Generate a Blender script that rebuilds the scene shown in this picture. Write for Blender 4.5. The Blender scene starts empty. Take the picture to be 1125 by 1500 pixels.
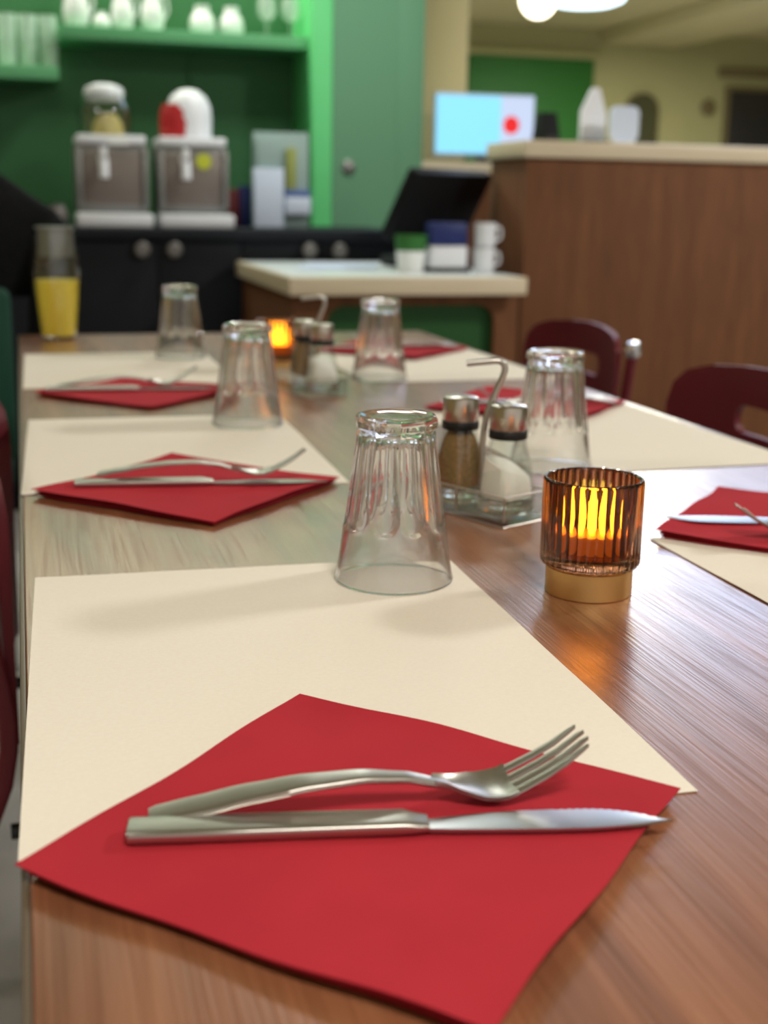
import bpy, bmesh, math, random
from mathutils import Vector, Matrix
R = math.radians
C = bpy.context.scene.collection
SC = bpy.context.scene
T = 0.75                                   # height of the dining table top

# ------------------------------------------------------------------ camera
cd = bpy.data.cameras.new('camera'); cam = bpy.data.objects.new('camera', cd); C.objects.link(cam)
right = Vector((0.96271643, -0.26999296, 0.0167592)); up = Vector((0.04879951, 0.23427408, 0.97094504)); fwd = Vector((0.26607457, 0.9339269, -0.23871503))
m = Matrix((right, up, -fwd)).transposed().to_4x4(); m.translation = (0.01185, 0.0, T + 0.26109)
cam.matrix_world = m
cd.sensor_fit = 'VERTICAL'; cd.sensor_height = 36.0; cd.lens = 36.0 * 1857.1 / 1500.0
cd.clip_start = 0.02; cd.clip_end = 60
cd.dof.use_dof = True; cd.dof.focus_distance = 0.72; cd.dof.aperture_fstop = 7.0
SC.camera = cam
# ------------------------------------------------------------------ world and lights
w = bpy.data.worlds.new('world'); SC.world = w; w.use_nodes = True
w.node_tree.nodes['Background'].inputs[0].default_value = (1.0, 0.95, 0.86, 1)
w.node_tree.nodes['Background'].inputs[1].default_value = 0.55
def area(name, loc, power, col, sx, sy=None, rot=(0, 0, 0), shape='RECTANGLE'):
    l = bpy.data.lights.new(name, 'AREA'); l.energy = power; l.color = col; l.shape = shape
    l.size = sx; l.size_y = sy or sx
    o = bpy.data.objects.new(name, l); C.objects.link(o); o.location = loc; o.rotation_euler = rot
    return o
area('dining_ceiling_light', (2.9, 1.5, 2.44), 62, (1.0, 0.975, 0.94), 0.4)
area('dining_ceiling_light_rear', (0.3, -0.6, 2.44), 29, (1.0, 0.93, 0.84), 0.5)
area('dining_ceiling_light_left', (-1.7, 1.6, 2.44), 16, (1.0, 0.95, 0.87), 0.5)  # unseen fill light, added to brighten the floor left of the table
area('bar_ceiling_light', (1.1, 3.9, 2.44), 15, (0.97, 1.0, 0.94), 0.4)
area('alcove_shelf_light', (0.0, 4.98, 2.44), 23, (1.0, 0.98, 0.84), 2.0, 0.14)
area('lobby_troffer_light', (3.45, 6.0, 2.44), 75, (0.60, 0.72, 1.0), 1.5, 2.8, (0, 0, R(-22)))
area('lobby_far_light', (4.3, 8.2, 2.31), 85, (1.0, 0.95, 0.74), 0.5)
SC.view_settings.view_transform = 'Standard'; SC.view_settings.look = 'None'
SC.view_settings.exposure = 0.17; SC.view_settings.gamma = 1.0; SC.view_settings.use_curve_mapping = False
SC.cycles.max_bounces = 16; SC.cycles.transmission_bounces = 16; SC.cycles.transparent_max_bounces = 16
SC.cycles.sample_clamp_indirect = 6.0

# ------------------------------------------------------------------ materials
def lin(c):
    return tuple(((v / 255) / 12.92 if v / 255 <= .04045 else ((v / 255 + .055) / 1.055) ** 2.4) for v in c) + (1,)
def mat(name, rgb, rough=.5, metal=0, spec=.5, trans=0, ior=1.45, emit=None, es=0, coat=0, bump=None, var=None):
    """rgb in sRGB 0-255; bump=(scale xyz, strength, distance); var=(scale xyz, second rgb)"""
    M = bpy.data.materials.new(name); M.use_nodes = True
    n, L = M.node_tree.nodes, M.node_tree.links; b = n['Principled BSDF']
    b.inputs['Base Color'].default_value = lin(rgb); b.inputs['Roughness'].default_value = rough
    b.inputs['Metallic'].default_value = metal; b.inputs['Specular IOR Level'].default_value = spec
    b.inputs['Transmission Weight'].default_value = trans; b.inputs['IOR'].default_value = ior
    b.inputs['Coat Weight'].default_value = coat
    if emit: b.inputs['Emission Color'].default_value = lin(emit); b.inputs['Emission Strength'].default_value = es
    tc = n.new('ShaderNodeTexCoord')
    def noise(sc, detail=4):
        mp = n.new('ShaderNodeMapping'); mp.inputs['Scale'].default_value = sc; L.new(tc.outputs['Object'], mp.inputs[0])
        t = n.new('ShaderNodeTexNoise'); t.inputs['Scale'].default_value = 1; t.inputs['Detail'].default_value = detail
        L.new(mp.outputs[0], t.inputs['Vector']); return t
    if var:
        t = noise(var[0]); r = n.new('ShaderNodeValToRGB'); r.color_ramp.elements[0].position = .33; r.color_ramp.elements[1].position = .67
        r.color_ramp.elements[0].color = lin(rgb); r.color_ramp.elements[1].color = lin(var[1])
        L.new(t.outputs['Fac'], r.inputs[0]); L.new(r.outputs[0], b.inputs['Base Color'])
    if bump:
        t = noise(bump[0], 2); bp = n.new('ShaderNodeBump'); bp.inputs['Strength'].default_value = bump[1]; bp.inputs['Distance'].default_value = bump[2]
        L.new(t.outputs['Fac'], bp.inputs['Height']); L.new(bp.outputs[0], b.inputs['Normal'])
    return M
def thin(name, rgb, refl=1.0, rough=.02):
    M = bpy.data.materials.new(name); M.use_nodes = True
    n, L = M.node_tree.nodes, M.node_tree.links; n.remove(n['Principled BSDF'])
    t = n.new('ShaderNodeBsdfTransparent'); t.inputs[0].default_value = lin(rgb)
    g = n.new('ShaderNodeBsdfGlossy'); g.inputs['Roughness'].default_value = rough
    f = n.new('ShaderNodeLayerWeight'); f.inputs['Blend'].default_value = .5
    pw = n.new('ShaderNodeMath'); pw.operation = 'POWER'; pw.inputs[1].default_value = 3.5; L.new(f.outputs['Facing'], pw.inputs[0])
    k = n.new('ShaderNodeMath'); k.operation = 'MULTIPLY_ADD'; k.inputs[1].default_value = .85 * refl; k.inputs[2].default_value = .05 * refl; k.use_clamp = True; L.new(pw.outputs[0], k.inputs[0])
    x = n.new('ShaderNodeMixShader'); L.new(k.outputs[0], x.inputs[0]); L.new(t.outputs[0], x.inputs[1]); L.new(g.outputs[0], x.inputs[2])
    L.new(x.outputs[0], n['Material Output'].inputs[0]); return M
def wood(name, dark, mid, light, axis='y', rough=.34, fine=650, bumpst=.5):
    M = bpy.data.materials.new(name); M.use_nodes = True
    n, L = M.node_tree.nodes, M.node_tree.links; b = n['Principled BSDF']
    tc = n.new('ShaderNodeTexCoord')
    def sc(across, along): return (along, across, across) if axis == 'x' else (across, along, across) if axis == 'y' else (across, across, along)
    def noise(s, detail, dist=0):
        mp = n.new('ShaderNodeMapping'); mp.inputs['Scale'].default_value = s; L.new(tc.outputs['Object'], mp.inputs[0])
        t = n.new('ShaderNodeTexNoise'); t.inputs['Scale'].default_value = 1; t.inputs['Detail'].default_value = detail; t.inputs['Distortion'].default_value = dist
        L.new(mp.outputs[0], t.inputs['Vector']); return t
    a = noise(sc(30, 2.2), 4, .7); r = n.new('ShaderNodeValToRGB')
    e = r.color_ramp.elements; e[0].position = .28; e[0].color = lin(dark); e[1].position = .72; e[1].color = lin(light)
    k = e.new(.5); k.color = lin(mid); L.new(a.outputs['Fac'], r.inputs[0])
    f = noise(sc(fine, 9), 2); fr = n.new('ShaderNodeValToRGB'); fr.color_ramp.elements[0].position = .38; fr.color_ramp.elements[1].position = .58
    fr.color_ramp.elements[0].color = (.72, .68, .64, 1); fr.color_ramp.elements[1].color = (1, 1, 1, 1); L.new(f.outputs['Fac'], fr.inputs[0])
    mx = n.new('ShaderNodeMix'); mx.data_type = 'RGBA'; mx.blend_type = 'MULTIPLY'; mx.inputs[0].default_value = .7
    L.new(r.outputs[0], mx.inputs[6]); L.new(fr.outputs[0], mx.inputs[7]); L.new(mx.outputs[2], b.inputs['Base Color'])
    bp = n.new('ShaderNodeBump'); bp.inputs['Strength'].default_value = bumpst; bp.inputs['Distance'].default_value = .0006
    L.new(f.outputs['Fac'], bp.inputs['Height']); L.new(bp.outputs[0], b.inputs['Normal'])
    b.inputs['Roughness'].default_value = rough
    return M
M = {}
M['table'] = wood('table walnut laminate', (120, 74, 49), (148, 95, 65), (168, 113, 79), 'y', .34, 480, .45)
b_ = M['table'].node_tree.nodes['Principled BSDF']; b_.inputs['Coat Weight'].default_value = 1.0; b_.inputs['Coat IOR'].default_value = 1.6; b_.inputs['Coat Roughness'].default_value = .24
n_ = M['table'].node_tree.nodes.new('ShaderNodeBump'); n_.inputs['Strength'].default_value = .22; n_.inputs['Distance'].default_value = .0006
M['table'].node_tree.links.new(b_.inputs['Normal'].links[0].from_node.inputs['Height'].links[0].from_socket, n_.inputs['Height']); M['table'].node_tree.links.new(n_.outputs[0], b_.inputs['Coat Normal'])
g_ = M['table'].node_tree.nodes.new('ShaderNodeMapRange'); g_.inputs[1].default_value = .36; g_.inputs[2].default_value = .58; g_.inputs[3].default_value = .35; g_.inputs[4].default_value = 1.0   # pores of the grain take less lacquer
M['table'].node_tree.links.new(n_.inputs['Height'].links[0].from_socket, g_.inputs[0]); M['table'].node_tree.links.new(g_.outputs[0], b_.inputs['Coat Weight'])
M['edge'] = mat('table edge band', (96, 84, 68), .4)
M['desk_wood'] = wood('reception brown laminate', (98, 57, 24), (106, 63, 28), (118, 73, 36), 'z', .75, 200, .1)
M['beech'] = mat('pale beech edge', (214, 200, 174), .4, var=((4, 60, 60), (205, 189, 160)))
M['desk_top'] = mat('pale laminate top', (214, 222, 224), .3)
M['paper'] = mat('cream paper placemat', (238, 231, 217), .85, spec=.2, bump=((900, 900, 900), .15, .0003), var=((400, 400, 400), (235, 227, 212)))
M['napkin'] = mat('red paper napkin', (172, 42, 54), .9, spec=.15, bump=((1500, 1500, 1500), .3, .0003), var=((14, 14, 14), (180, 46, 56)))
M['steel'] = mat('polished stainless steel', (186, 184, 178), .34, metal=1, bump=((60, 900, 60), .04, .0002))
M['blade'] = mat('mirror steel blade', (178, 182, 184), .30, metal=1)
M['brushed'] = mat('brushed steel cap', (196, 188, 178), .28, metal=1, bump=((40, 40, 700), .08, .0002))
M['glass'] = mat('clear glass', (255, 255, 255), .0, trans=1, ior=1.47)
nt_ = M['glass'].node_tree; t_ = nt_.nodes.new('ShaderNodeBsdfTransparent'); x_ = nt_.nodes.new('ShaderNodeMixShader'); x_.inputs[0].default_value = .10
nt_.links.new(nt_.nodes['Principled BSDF'].outputs[0], x_.inputs[1]); nt_.links.new(t_.outputs[0], x_.inputs[2]); nt_.links.new(x_.outputs[0], nt_.nodes['Material Output'].inputs[0])
M['thin_glass'] = thin('thin clear glass', (251, 253, 252))
M['frost'] = mat('pale frosted glass', (214, 236, 222), .25); M['frost'].node_tree.nodes['Principled BSDF'].inputs['Alpha'].default_value = .55
M['frost_clear'] = mat('faint frosted glass', (226, 236, 230), .2); M['frost_clear'].node_tree.nodes['Principled BSDF'].inputs['Alpha'].default_value = .22
M['amber'] = mat('amber ribbed glass', (160, 108, 76), .02, trans=1, ior=1.45)
M['gold'] = mat('satin gold metal', (226, 186, 122), .45, metal=1)
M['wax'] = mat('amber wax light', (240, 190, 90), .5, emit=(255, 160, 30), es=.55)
M['flame'] = mat('warm flame', (255, 220, 120), .5, emit=(255, 210, 66), es=18)
M['rubber'] = mat('black rubber', (16, 16, 17), .5)
M['salt'] = mat('white salt', (244, 238, 230), .9, bump=((900, 900, 900), .4, .0008))
M['pepper'] = mat('ground pepper', (158, 120, 74), .95, bump=((700, 700, 700), .6, .001), var=((500, 500, 500), (112, 82, 48)))
M['red_shell'] = mat('dark red moulded shell', (98, 10, 26), .5, var=((6, 6, 6), (90, 7, 22)))
M['chrome'] = mat('chrome', (215, 215, 218), .12, metal=1)
M['black_metal'] = mat('black metal', (18, 18, 20), .4)
M['counter'] = mat('black laminate', (20, 24, 32), .6, spec=.25, var=((3, 3, 3), (17, 20, 27)))
M['satin'] = mat('satin grey metal', (120, 116, 114), .55, metal=.5)
M['green_dark'] = mat('deep green paint', (44, 100, 54), .6, var=((1.5, 1.5, 1.5), (52, 110, 66)))
M['green_mid'] = mat('green pillar paint', (100, 152, 118), .6)
M['green_pale'] = mat('bright green post paint', (104, 214, 134), .5)  # strip-light glow on the post painted in as a lighter, stronger green
M['green_shelf'] = mat('green shelf lacquer', (96, 172, 118), .5)
M['green_panel'] = mat('grass green panel', (44, 108, 42), .6)
M['green_chair'] = mat('dark green upholstery', (14, 66, 48), .8)
M['green_inset'] = mat('dark green inset', (16, 74, 22), .6)
M['cream'] = mat('cream wall paint', (206, 188, 134), .8, var=((1, 1, 1), (200, 182, 128)))
M['lobby'] = mat('olive cream wall paint', (176, 172, 124), .8, var=((1, 1, 1), (168, 166, 118)))
M['ceil'] = mat('ceiling paint', (204, 194, 150), .9)
M['floor'] = mat('grey floor tile', (172, 168, 165), .5, var=((8, 8, 8), (158, 155, 152)))
M['ceramic'] = mat('white ceramic', (238, 240, 240), .25)
M['white'] = mat('white plastic', (230, 232, 238), .4)
M['pale_blue'] = mat('pale blue white card', (206, 218, 238), .6)
M['grey_card'] = mat('grey green card', (150, 172, 168), .6)
M['yellow_card'] = mat('olive yellow print', (150, 158, 84), .6)
M['blue_card'] = mat('navy card', (16, 34, 98), .5)
M['blue_print'] = mat('blue print', (84, 110, 170), .5)
M['maroon_card'] = mat('maroon card', (92, 22, 26), .5)
M['grey_steel'] = mat('grey dispenser front', (122, 112, 106), .38, metal=.35)
M['side_steel'] = mat('grey dispenser side', (138, 138, 136), .35, metal=.6)
M['lime'] = mat('lime sticker', (190, 196, 50), .5)
M['beans'] = mat('dry yellow contents', (196, 176, 108), .8)
M['redplastic'] = mat('red plastic', (186, 38, 44), .4)
M['juice'] = mat('yellow juice', (246, 208, 30), .3, var=((30, 30, 6), (240, 216, 84)))
M['screen'] = mat('lit monitor screen', (40, 80, 100), .4, emit=(140, 222, 255), es=1.0)
M['screen_red'] = mat('red mark on screen', (180, 20, 20), .4, emit=(230, 24, 30), es=.7)
M['screen_white'] = mat('pale side of screen', (120, 130, 150), .4, emit=(196, 210, 240), es=.8)
M['black'] = mat('black plastic', (10, 12, 15), .6, spec=.25)
M['cloth'] = mat('black coat cloth', (17, 18, 19), .95, spec=.2, bump=((40, 40, 40), .5, .01))
M['lamp_cool'] = mat('cool lamp diffuser', (255, 255, 255), .4, emit=(205, 236, 250), es=3.2)
M['lamp_warm'] = mat('warm lamp globe', (255, 255, 255), .4, emit=(255, 246, 214), es=5.0)
M['dark_glass'] = mat('dark screen', (44, 42, 42), .3)
M['dark_mirror'] = mat('dark olive mirror', (78, 78, 54), .3)
M['frame_olive'] = mat('olive brown frame', (112, 100, 66), .5)

# ------------------------------------------------------------------ helpers
def ob(name, me, material, parent=None, smooth=None):
    o = bpy.data.objects.new(name, me); C.objects.link(o)
    if material and not me.materials: me.materials.append(M[material])
    if parent: o.parent = parent
    if smooth is not None:
        for p in me.polygons: p.use_smooth = True
        me.set_sharp_from_angle(angle=R(smooth))
    return o
def pyd(name, v, f, material, parent=None, smooth=None, recalc=True):
    me = bpy.data.meshes.new(name); me.from_pydata([tuple(a) for a in v], [], f)
    if recalc:
        b = bmesh.new(); b.from_mesh(me); bmesh.ops.recalc_face_normals(b, faces=b.faces); b.to_mesh(me); b.free()
    me.update(); return ob(name, me, material, parent, smooth)
def box(name, x0, x1, y0, y1, z0, z1, material, parent=None, bev=0, seg=2):
    b = bmesh.new(); bmesh.ops.create_cube(b, size=1)
    for v in b.verts: v.co = (x0 + (v.co.x + .5) * (x1 - x0), y0 + (v.co.y + .5) * (y1 - y0), z0 + (v.co.z + .5) * (z1 - z0))
    if bev: bmesh.ops.bevel(b, geom=b.edges[:], offset=bev, segments=seg, affect='EDGES', profile=.5)
    me = bpy.data.meshes.new(name); b.to_mesh(me); b.free()
    return ob(name, me, material, parent, 35 if bev else None)
def lathe(name, prof, n, material, parent=None, mod=None, smooth=40, loc=(0, 0, 0), sx=1, sy=1):
    """prof: list of (r, z) bottom/outside first; r==0 closes at the axis; mod(r,z,theta,i)->r"""
    v, f, rings = [], [], []
    for i, (r, z) in enumerate(prof):
        if r <= 1e-7:
            rings.append([len(v)]); v.append((loc[0], loc[1], loc[2] + z))
        else:
            ids = []
            for k in range(n):
                t = 2 * math.pi * k / n; rr = mod(r, z, t, i) if mod else r
                ids.append(len(v)); v.append((loc[0] + rr * math.cos(t) * sx, loc[1] + rr * math.sin(t) * sy, loc[2] + z))
            rings.append(ids)
    for a, b in zip(rings, rings[1:]):
        if len(a) == 1 and len(b) == 1: continue
        for k in range(n):
            k2 = (k + 1) % n
            if len(a) == 1: f.append((a[0], b[k2], b[k]))
            elif len(b) == 1: f.append((a[k], a[k2], b[0]))
            else: f.append((a[k], a[k2], b[k2], b[k]))
    if len(rings[0]) > 1 and prof[0] == prof[-1]: pass
    return pyd(name, v, f, material, parent, smooth)
def tube(name, pts, r, material, parent=None, n=10):
    pts = [Vector(p) for p in pts]; v, f = [], []
    ref = Vector((0, 0, 1)) if abs((pts[1] - pts[0]).normalized().z) < .9 else Vector((1, 0, 0))
    for i, p in enumerate(pts):
        d = (pts[min(i + 1, len(pts) - 1)] - pts[max(i - 1, 0)]).normalized()
        a = d.cross(ref).normalized(); ref = a.cross(d).normalized(); rr = r[i] if isinstance(r, (list, tuple)) else r
        for k in range(n):
            t = 2 * math.pi * k / n; v.append(p + a * math.cos(t) * rr + ref * math.sin(t) * rr)
    for i in range(len(pts) - 1):
        for k in range(n): f.append((i * n + k, i * n + (k + 1) % n, (i + 1) * n + (k + 1) % n, (i + 1) * n + k))
    f.append(tuple(range(n))); f.append(tuple(range((len(pts) - 1) * n, len(pts) * n)))
    return pyd(name, v, f, material, parent, 50)
def spline(pts, k=8):
    """Catmull-Rom through the points"""
    P = [Vector(p) for p in pts]; P = [P[0] * 2 - P[1]] + P + [P[-1] * 2 - P[-2]]; out = []
    for i in range(1, len(P) - 2):
        for j in range(k):
            t = j / k; a, b, c, d = P[i - 1:i + 3]
            out.append(.5 * ((2 * b) + (c - a) * t + (2 * a - 5 * b + 4 * c - d) * t * t + (3 * b - a - 3 * c + d) * t ** 3))
    out.append(P[-2]); return out
def prism(name, poly, axis, a0, a1, material, parent=None, bev=0, smooth=35):
    """extrude a 2D polygon along an axis: 'x' poly=(y,z), 'y' poly=(x,z), 'z' poly=(x,y)"""
    def P(u, a): return {'x': (a, u[0], u[1]), 'y': (u[0], a, u[1]), 'z': (u[0], u[1], a)}[axis]
    b = bmesh.new(); vs = [b.verts.new(P(u, a0)) for u in poly]; fc = b.faces.new(vs)
    r = bmesh.ops.extrude_face_region(b, geom=[fc]); nv = [g for g in r['geom'] if isinstance(g, bmesh.types.BMVert)]
    d = Vector(P((0, 0), a1)) - Vector(P((0, 0), a0)); bmesh.ops.translate(b, vec=d, verts=nv)
    if bev:
        es = [e for e in b.edges if abs((e.verts[0].co - e.verts[1].co).normalized().dot(d.normalized())) < .5]
        bmesh.ops.bevel(b, geom=es, offset=bev, segments=2, affect='EDGES', profile=.5)
    bmesh.ops.recalc_face_normals(b, faces=b.faces)
    me = bpy.data.meshes.new(name); b.to_mesh(me); b.free(); return ob(name, me, material, parent, smooth)
def rrect(x0, x1, y0, y1, r, k=6):
    out = []
    for cx, cy, a in ((x1 - r, y1 - r, 0), (x0 + r, y1 - r, 90), (x0 + r, y0 + r, 180), (x1 - r, y0 + r, 270)):
        for j in range(k + 1): t = R(a + 90 * j / k); out.append((cx + r * math.cos(t), cy + r * math.sin(t)))
    return out
def empty(name, loc=(0, 0, 0), rz=0):
    o = bpy.data.objects.new(name, None); C.objects.link(o); o.location = loc; o.rotation_euler = (0, 0, rz); o.empty_display_size = .05; return o
def tag(o, label, cat, group=None):
    o['label'] = label; o['category'] = cat
    if group: o['group'] = group
    return o
def struct(o): o['kind'] = 'structure'; return o
def dup(root, loc=None, rot=None, label=None):
    def cp(o, par):
        c = o.copy(); C.objects.link(c); c.parent = par
        for ch in o.children: cp(ch, c)
        return c
    c = cp(root, None)
    if loc is not None: c.location = loc
    if rot is not None: c.rotation_euler = rot
    if label: c['label'] = label
    return c

# ================================================================== THE SETTING
struct(box('floor', -4, 9, -3, 10.6, -.05, 0, 'floor'))
struct(box('ceiling', -4, 9, -3, 10.6, 2.45, 2.5, 'ceil'))
struct(box('wall_back', -3.0, 1.16, 5.15, 5.25, 0, 2.45, 'green_dark'))
struct(box('wall_left', -4.0, -3.9, -3, 5.25, 0, 2.45, 'cream'))
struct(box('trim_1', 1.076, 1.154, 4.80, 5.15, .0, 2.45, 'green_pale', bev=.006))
struct(box('trim_2', .672, .690, 5.13, 5.15, .93, 1.545, 'green_dark'))
struct(box('wall_middle', 1.154, 1.401, 4.80, 5.25, 0, 2.45, 'green_mid'))
struct(box('trim_3', 1.401, 1.511, 4.812, 5.25, 0, 2.45, 'green_mid', bev=.004))
struct(box('wall_bar_end', 1.40, 1.853, 5.30, 5.42, 0, 2.45, 'cream', bev=.006))
struct(box('wall_far', 1.0, 9.0, 10.5, 10.6, 0, 2.45, 'lobby'))
struct(box('wall_right', 8.9, 9.0, -3, 10.6, 0, 2.45, 'lobby'))
struct(box('trim_4', 4.85, 5.55, 5.0, 10.5, 2.33, 2.45, 'ceil', bev=.01))
struct(box('trim_5', 3.60, 4.84, 10.44, 10.5, 2.20, 2.245, 'lobby', bev=.006))
struct(box('trim_6', 5.98, 7.2, 10.45, 10.5, 2.11, 2.19, 'frame_olive', bev=.008))

# ================================================================== BAR BACK COUNTER
cab = tag(empty('bar_cabinet', (.4, 4.5, 0)), 'long low black bar cabinet with round knobs under the drink dispensers', 'cabinet')
def inpar(o, par):
    o.parent = par; o.matrix_parent_inverse = Matrix.Translation(-Vector(par.location)); return o
inpar(box('body', -1.2, 1.26, 4.225, 4.79, 0, .875, 'counter'), cab)
inpar(box('worktop', -1.22, 1.28, 4.18, 4.795, .876, .912, 'counter', bev=.004), cab)
for k in range(9):
    x0 = .438 + (k - 6) * .273
    if x0 + .27 > 1.26: break
    d = inpar(box('door', x0 + .002, x0 + .271, 4.203, 4.224, .06, .872, 'counter', bev=.002), cab)
    hx = x0 + (.051 if k % 2 == 0 else .222)
    kn = lathe('knob', [(0, 0), (.009, 0), (.009, .012), (.023, .016), (.025, .024), (.019, .030), (0, .031)], 20, 'satin')
    kn.parent = d; kn.matrix_parent_inverse = Matrix.Translation(-Vector(cab.location)); kn.rotation_euler = (R(90), 0, 0); kn.location = (hx, 4.203, .845)
    kn.matrix_parent_inverse = Matrix.Identity(4); kn.parent = d

# shelves in the green alcove
tag(box('wall_shelf', .177, 1.074, 4.86, 5.148, 1.548, 1.592, 'green_shelf', bev=.003), 'green wall shelf carrying white jugs in the alcove', 'shelf')
tag(box('wall_shelf', -1.2, .174, 4.86, 5.148, 1.405, 1.452, 'green_shelf', bev=.003), 'lower green wall shelf holding the stacked glasses', 'shelf')

def jug(x, y, z, r, h, kind, label, group, handle=True):
    e = tag(empty(kind, (x, y, z)), label, 'jug' if handle else 'vase', group)
    lathe('body', [(0, 0), (r * .62, 0), (r * .95, h * .16), (r, h * .36), (r * .86, h * .62), (r * .55, h * .84), (r * .60, h), (r * .52, h), (r * .48, h * .84), (0, h * .8)], 28, 'ceramic', e)
    if handle:
        tube('handle', spline([(r * .6, 0, h * .86), (r * 1.15, 0, h * .8), (r * 1.3, 0, h * .55), (r * .98, 0, h * .34)], 5), r * .1, 'ceramic', e, 8)
    return e
JG = 'white jugs on the upper green shelf'
jug(.248, 5.0, 1.593, .048, .17, 'ceramic_jug', 'tall white ceramic jug at the left end of the upper shelf', JG)
jug(.335, 4.98, 1.593, .033, .062, 'ceramic_pot', 'tiny pale pot beside the leftmost tall jug on the shelf', JG, False)
jug(.412, 5.0, 1.593, .042, .15, 'ceramic_jug', 'white jug in the middle pair, left one, upper shelf', JG)
jug(.520, 5.0, 1.593, .044, .15, 'ceramic_jug', 'white jug in the middle pair, right one, upper shelf', JG)
jug(.702, 5.0, 1.593, .048, .105, 'ceramic_pot', 'short rounded white pot on upper shelf, left of its pair', JG, False)
jug(.812, 5.0, 1.593, .046, .105, 'ceramic_pot', 'short rounded white pot on upper shelf, right of its pair', JG, False)
def goblet(x, y, z, label):
    e = tag(empty('wine_glass', (x, y, z)), label, 'glass', 'wine glasses on the upper green shelf')
    lathe('foot', [(0, 0), (.030, 0), (.030, .002), (.006, .006), (0, .007)], 24, 'frost_clear', e)
    lathe('stem', [(0, .0065), (.004, .0065), (.004, .062), (0, .063)], 12, 'frost_clear', e)
    lathe('bowl', [(0, .063), (.02, .068), (.034, .09), (.036, .115), (.030, .15), (.0285, .15), (.034, .115), (.032, .092), (.018, .072), (0, .068)], 28, 'frost_clear', e)
goblet(.945, 5.0, 1.593, 'wine glass on the upper shelf right of the white pots')
goblet(1.035, 5.0, 1.593, 'wine glass at the right end of the upper shelf by the bright post')

# ================================================================== INVERTED TUMBLERS
NFL = 10
def glass_mod(r, z, t, i):
    ph = (t * NFL / (2 * math.pi)) % 1.0; u = abs(ph - .5) * 2          # 0 flute centre, 1 ridge
    if i < GOUT:
        z0 = .037 + .012 * (1 - math.sqrt(max(0, 1 - u * u)))
        a = min(1, max(0, (z - z0) / .005)); a = a * a * (3 - 2 * a)
        top = 1 if z < .1075 else .35
        return r - .0027 * a * top * (1 - u * u)
    return r
zo = [.0365, .038, .0395, .041, .0425, .044, .046, .048, .051, .055, .06, .068, .076, .084, .092, .1, .105]
outer = [(.0408, .0), (.0418, .0006), (.0422, .0018), (.0419, .0032), (.0409, .0058), (.0396, .014), (.0384, .022), (.0375, .030)] + [(.0375 - (z - .030) * .0098 / .075, z) for z in zo]
outer += [(.0276, .1068), (.0270, .1080), (.0286, .1095), (.0291, .1125), (.0288, .1155), (.0276, .1172), (.0258, .1178), (.0225, .1168), (.014, .1158), (0, .1155)]
GOUT = len(outer)
inner = [(0, .1050), (.014, .1048), (.0225, .1036), (.0244, .1010), (.0252, .095), (.0290, .065), (.0322, .038), (.0358, .018), (.0386, .005), (.0394, .0020), (.0400, .0006), (.0408, .0)]
def glass_mesh():
    # outer shell from the rim up to the axis, then the inside back down to the rim
    v, f, n, rings = [], [], 160, []
    allp = outer + inner[:-1]
    for i, (r, z) in enumerate(allp):
        if r <= 1e-7: rings.append([len(v)]); v.append((0, 0, z)); continue
        ids = []
        for k in range(n):
            t = 2 * math.pi * k / n; rr = glass_mod(r, z, t, i); ids.append(len(v)); v.append((rr * math.cos(t), rr * math.sin(t), z))
        rings.append(ids)
    rings.append(rings[0])
    for a, b in zip(rings, rings[1:]):
        if len(a) == 1 and len(b) == 1: continue
        for k in range(n):
            k2 = (k + 1) % n
            if len(a) == 1: f.append((a[0], b[k2], b[k]))
            elif len(b) == 1: f.append((a[k], a[k2], b[0]))
            else: f.append((a[k], a[k2], b[k2], b[k]))
    return pyd('tumbler', v, f, 'glass', None, 32)
tum = glass_mesh(); MT = T + .0008
GG = 'upside-down fluted tumblers on the table'
tum.location = (.2557, .828, MT); tum.rotation_euler = (0, 0, R(8))
tag(tum, 'nearest upside-down fluted tumbler, large on the front cream placemat', 'glass', GG)
dup(tum, (.262, 1.475, MT), (0, 0, R(20)), 'upside-down tumbler on the second left placemat, behind the second red napkin')
dup(tum, (.262, 2.135, MT), (0, 0, R(3)), 'upside-down tumbler on the farthest left placemat before the black cabinet')
dup(tum, (.521, 1.172, MT), (0, 0, R(14)), 'upside-down tumbler behind the salt and pepper stand on right placemat')
dup(tum, (.521, 1.825, MT), (0, 0, R(27)), 'upside-down tumbler on the farthest right placemat, in front of the green inset')

shelf_glass = lathe('shelf_tumbler', [(0, .004), (.026, .004), (.029, 0), (.031, .002), (.034, .09), (.0325, .09), (.0295, .008), (0, .008)], 24, 'frost')
first = True
for row in range(2):
    for k, x in enumerate((.002, .074, .146)):
        place = ('left', 'middle', 'right')[k]
        lab = '%s glass in the %s row of stacked pale tumblers on lower shelf' % (place, ('bottom', 'top')[row])
        o = shelf_glass if first else dup(shelf_glass)
        o.location = (x, 5.0, 1.4525 + row * .0915); tag(o, lab, 'glass', 'tumblers stacked on the lower green shelf'); first = False

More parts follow.
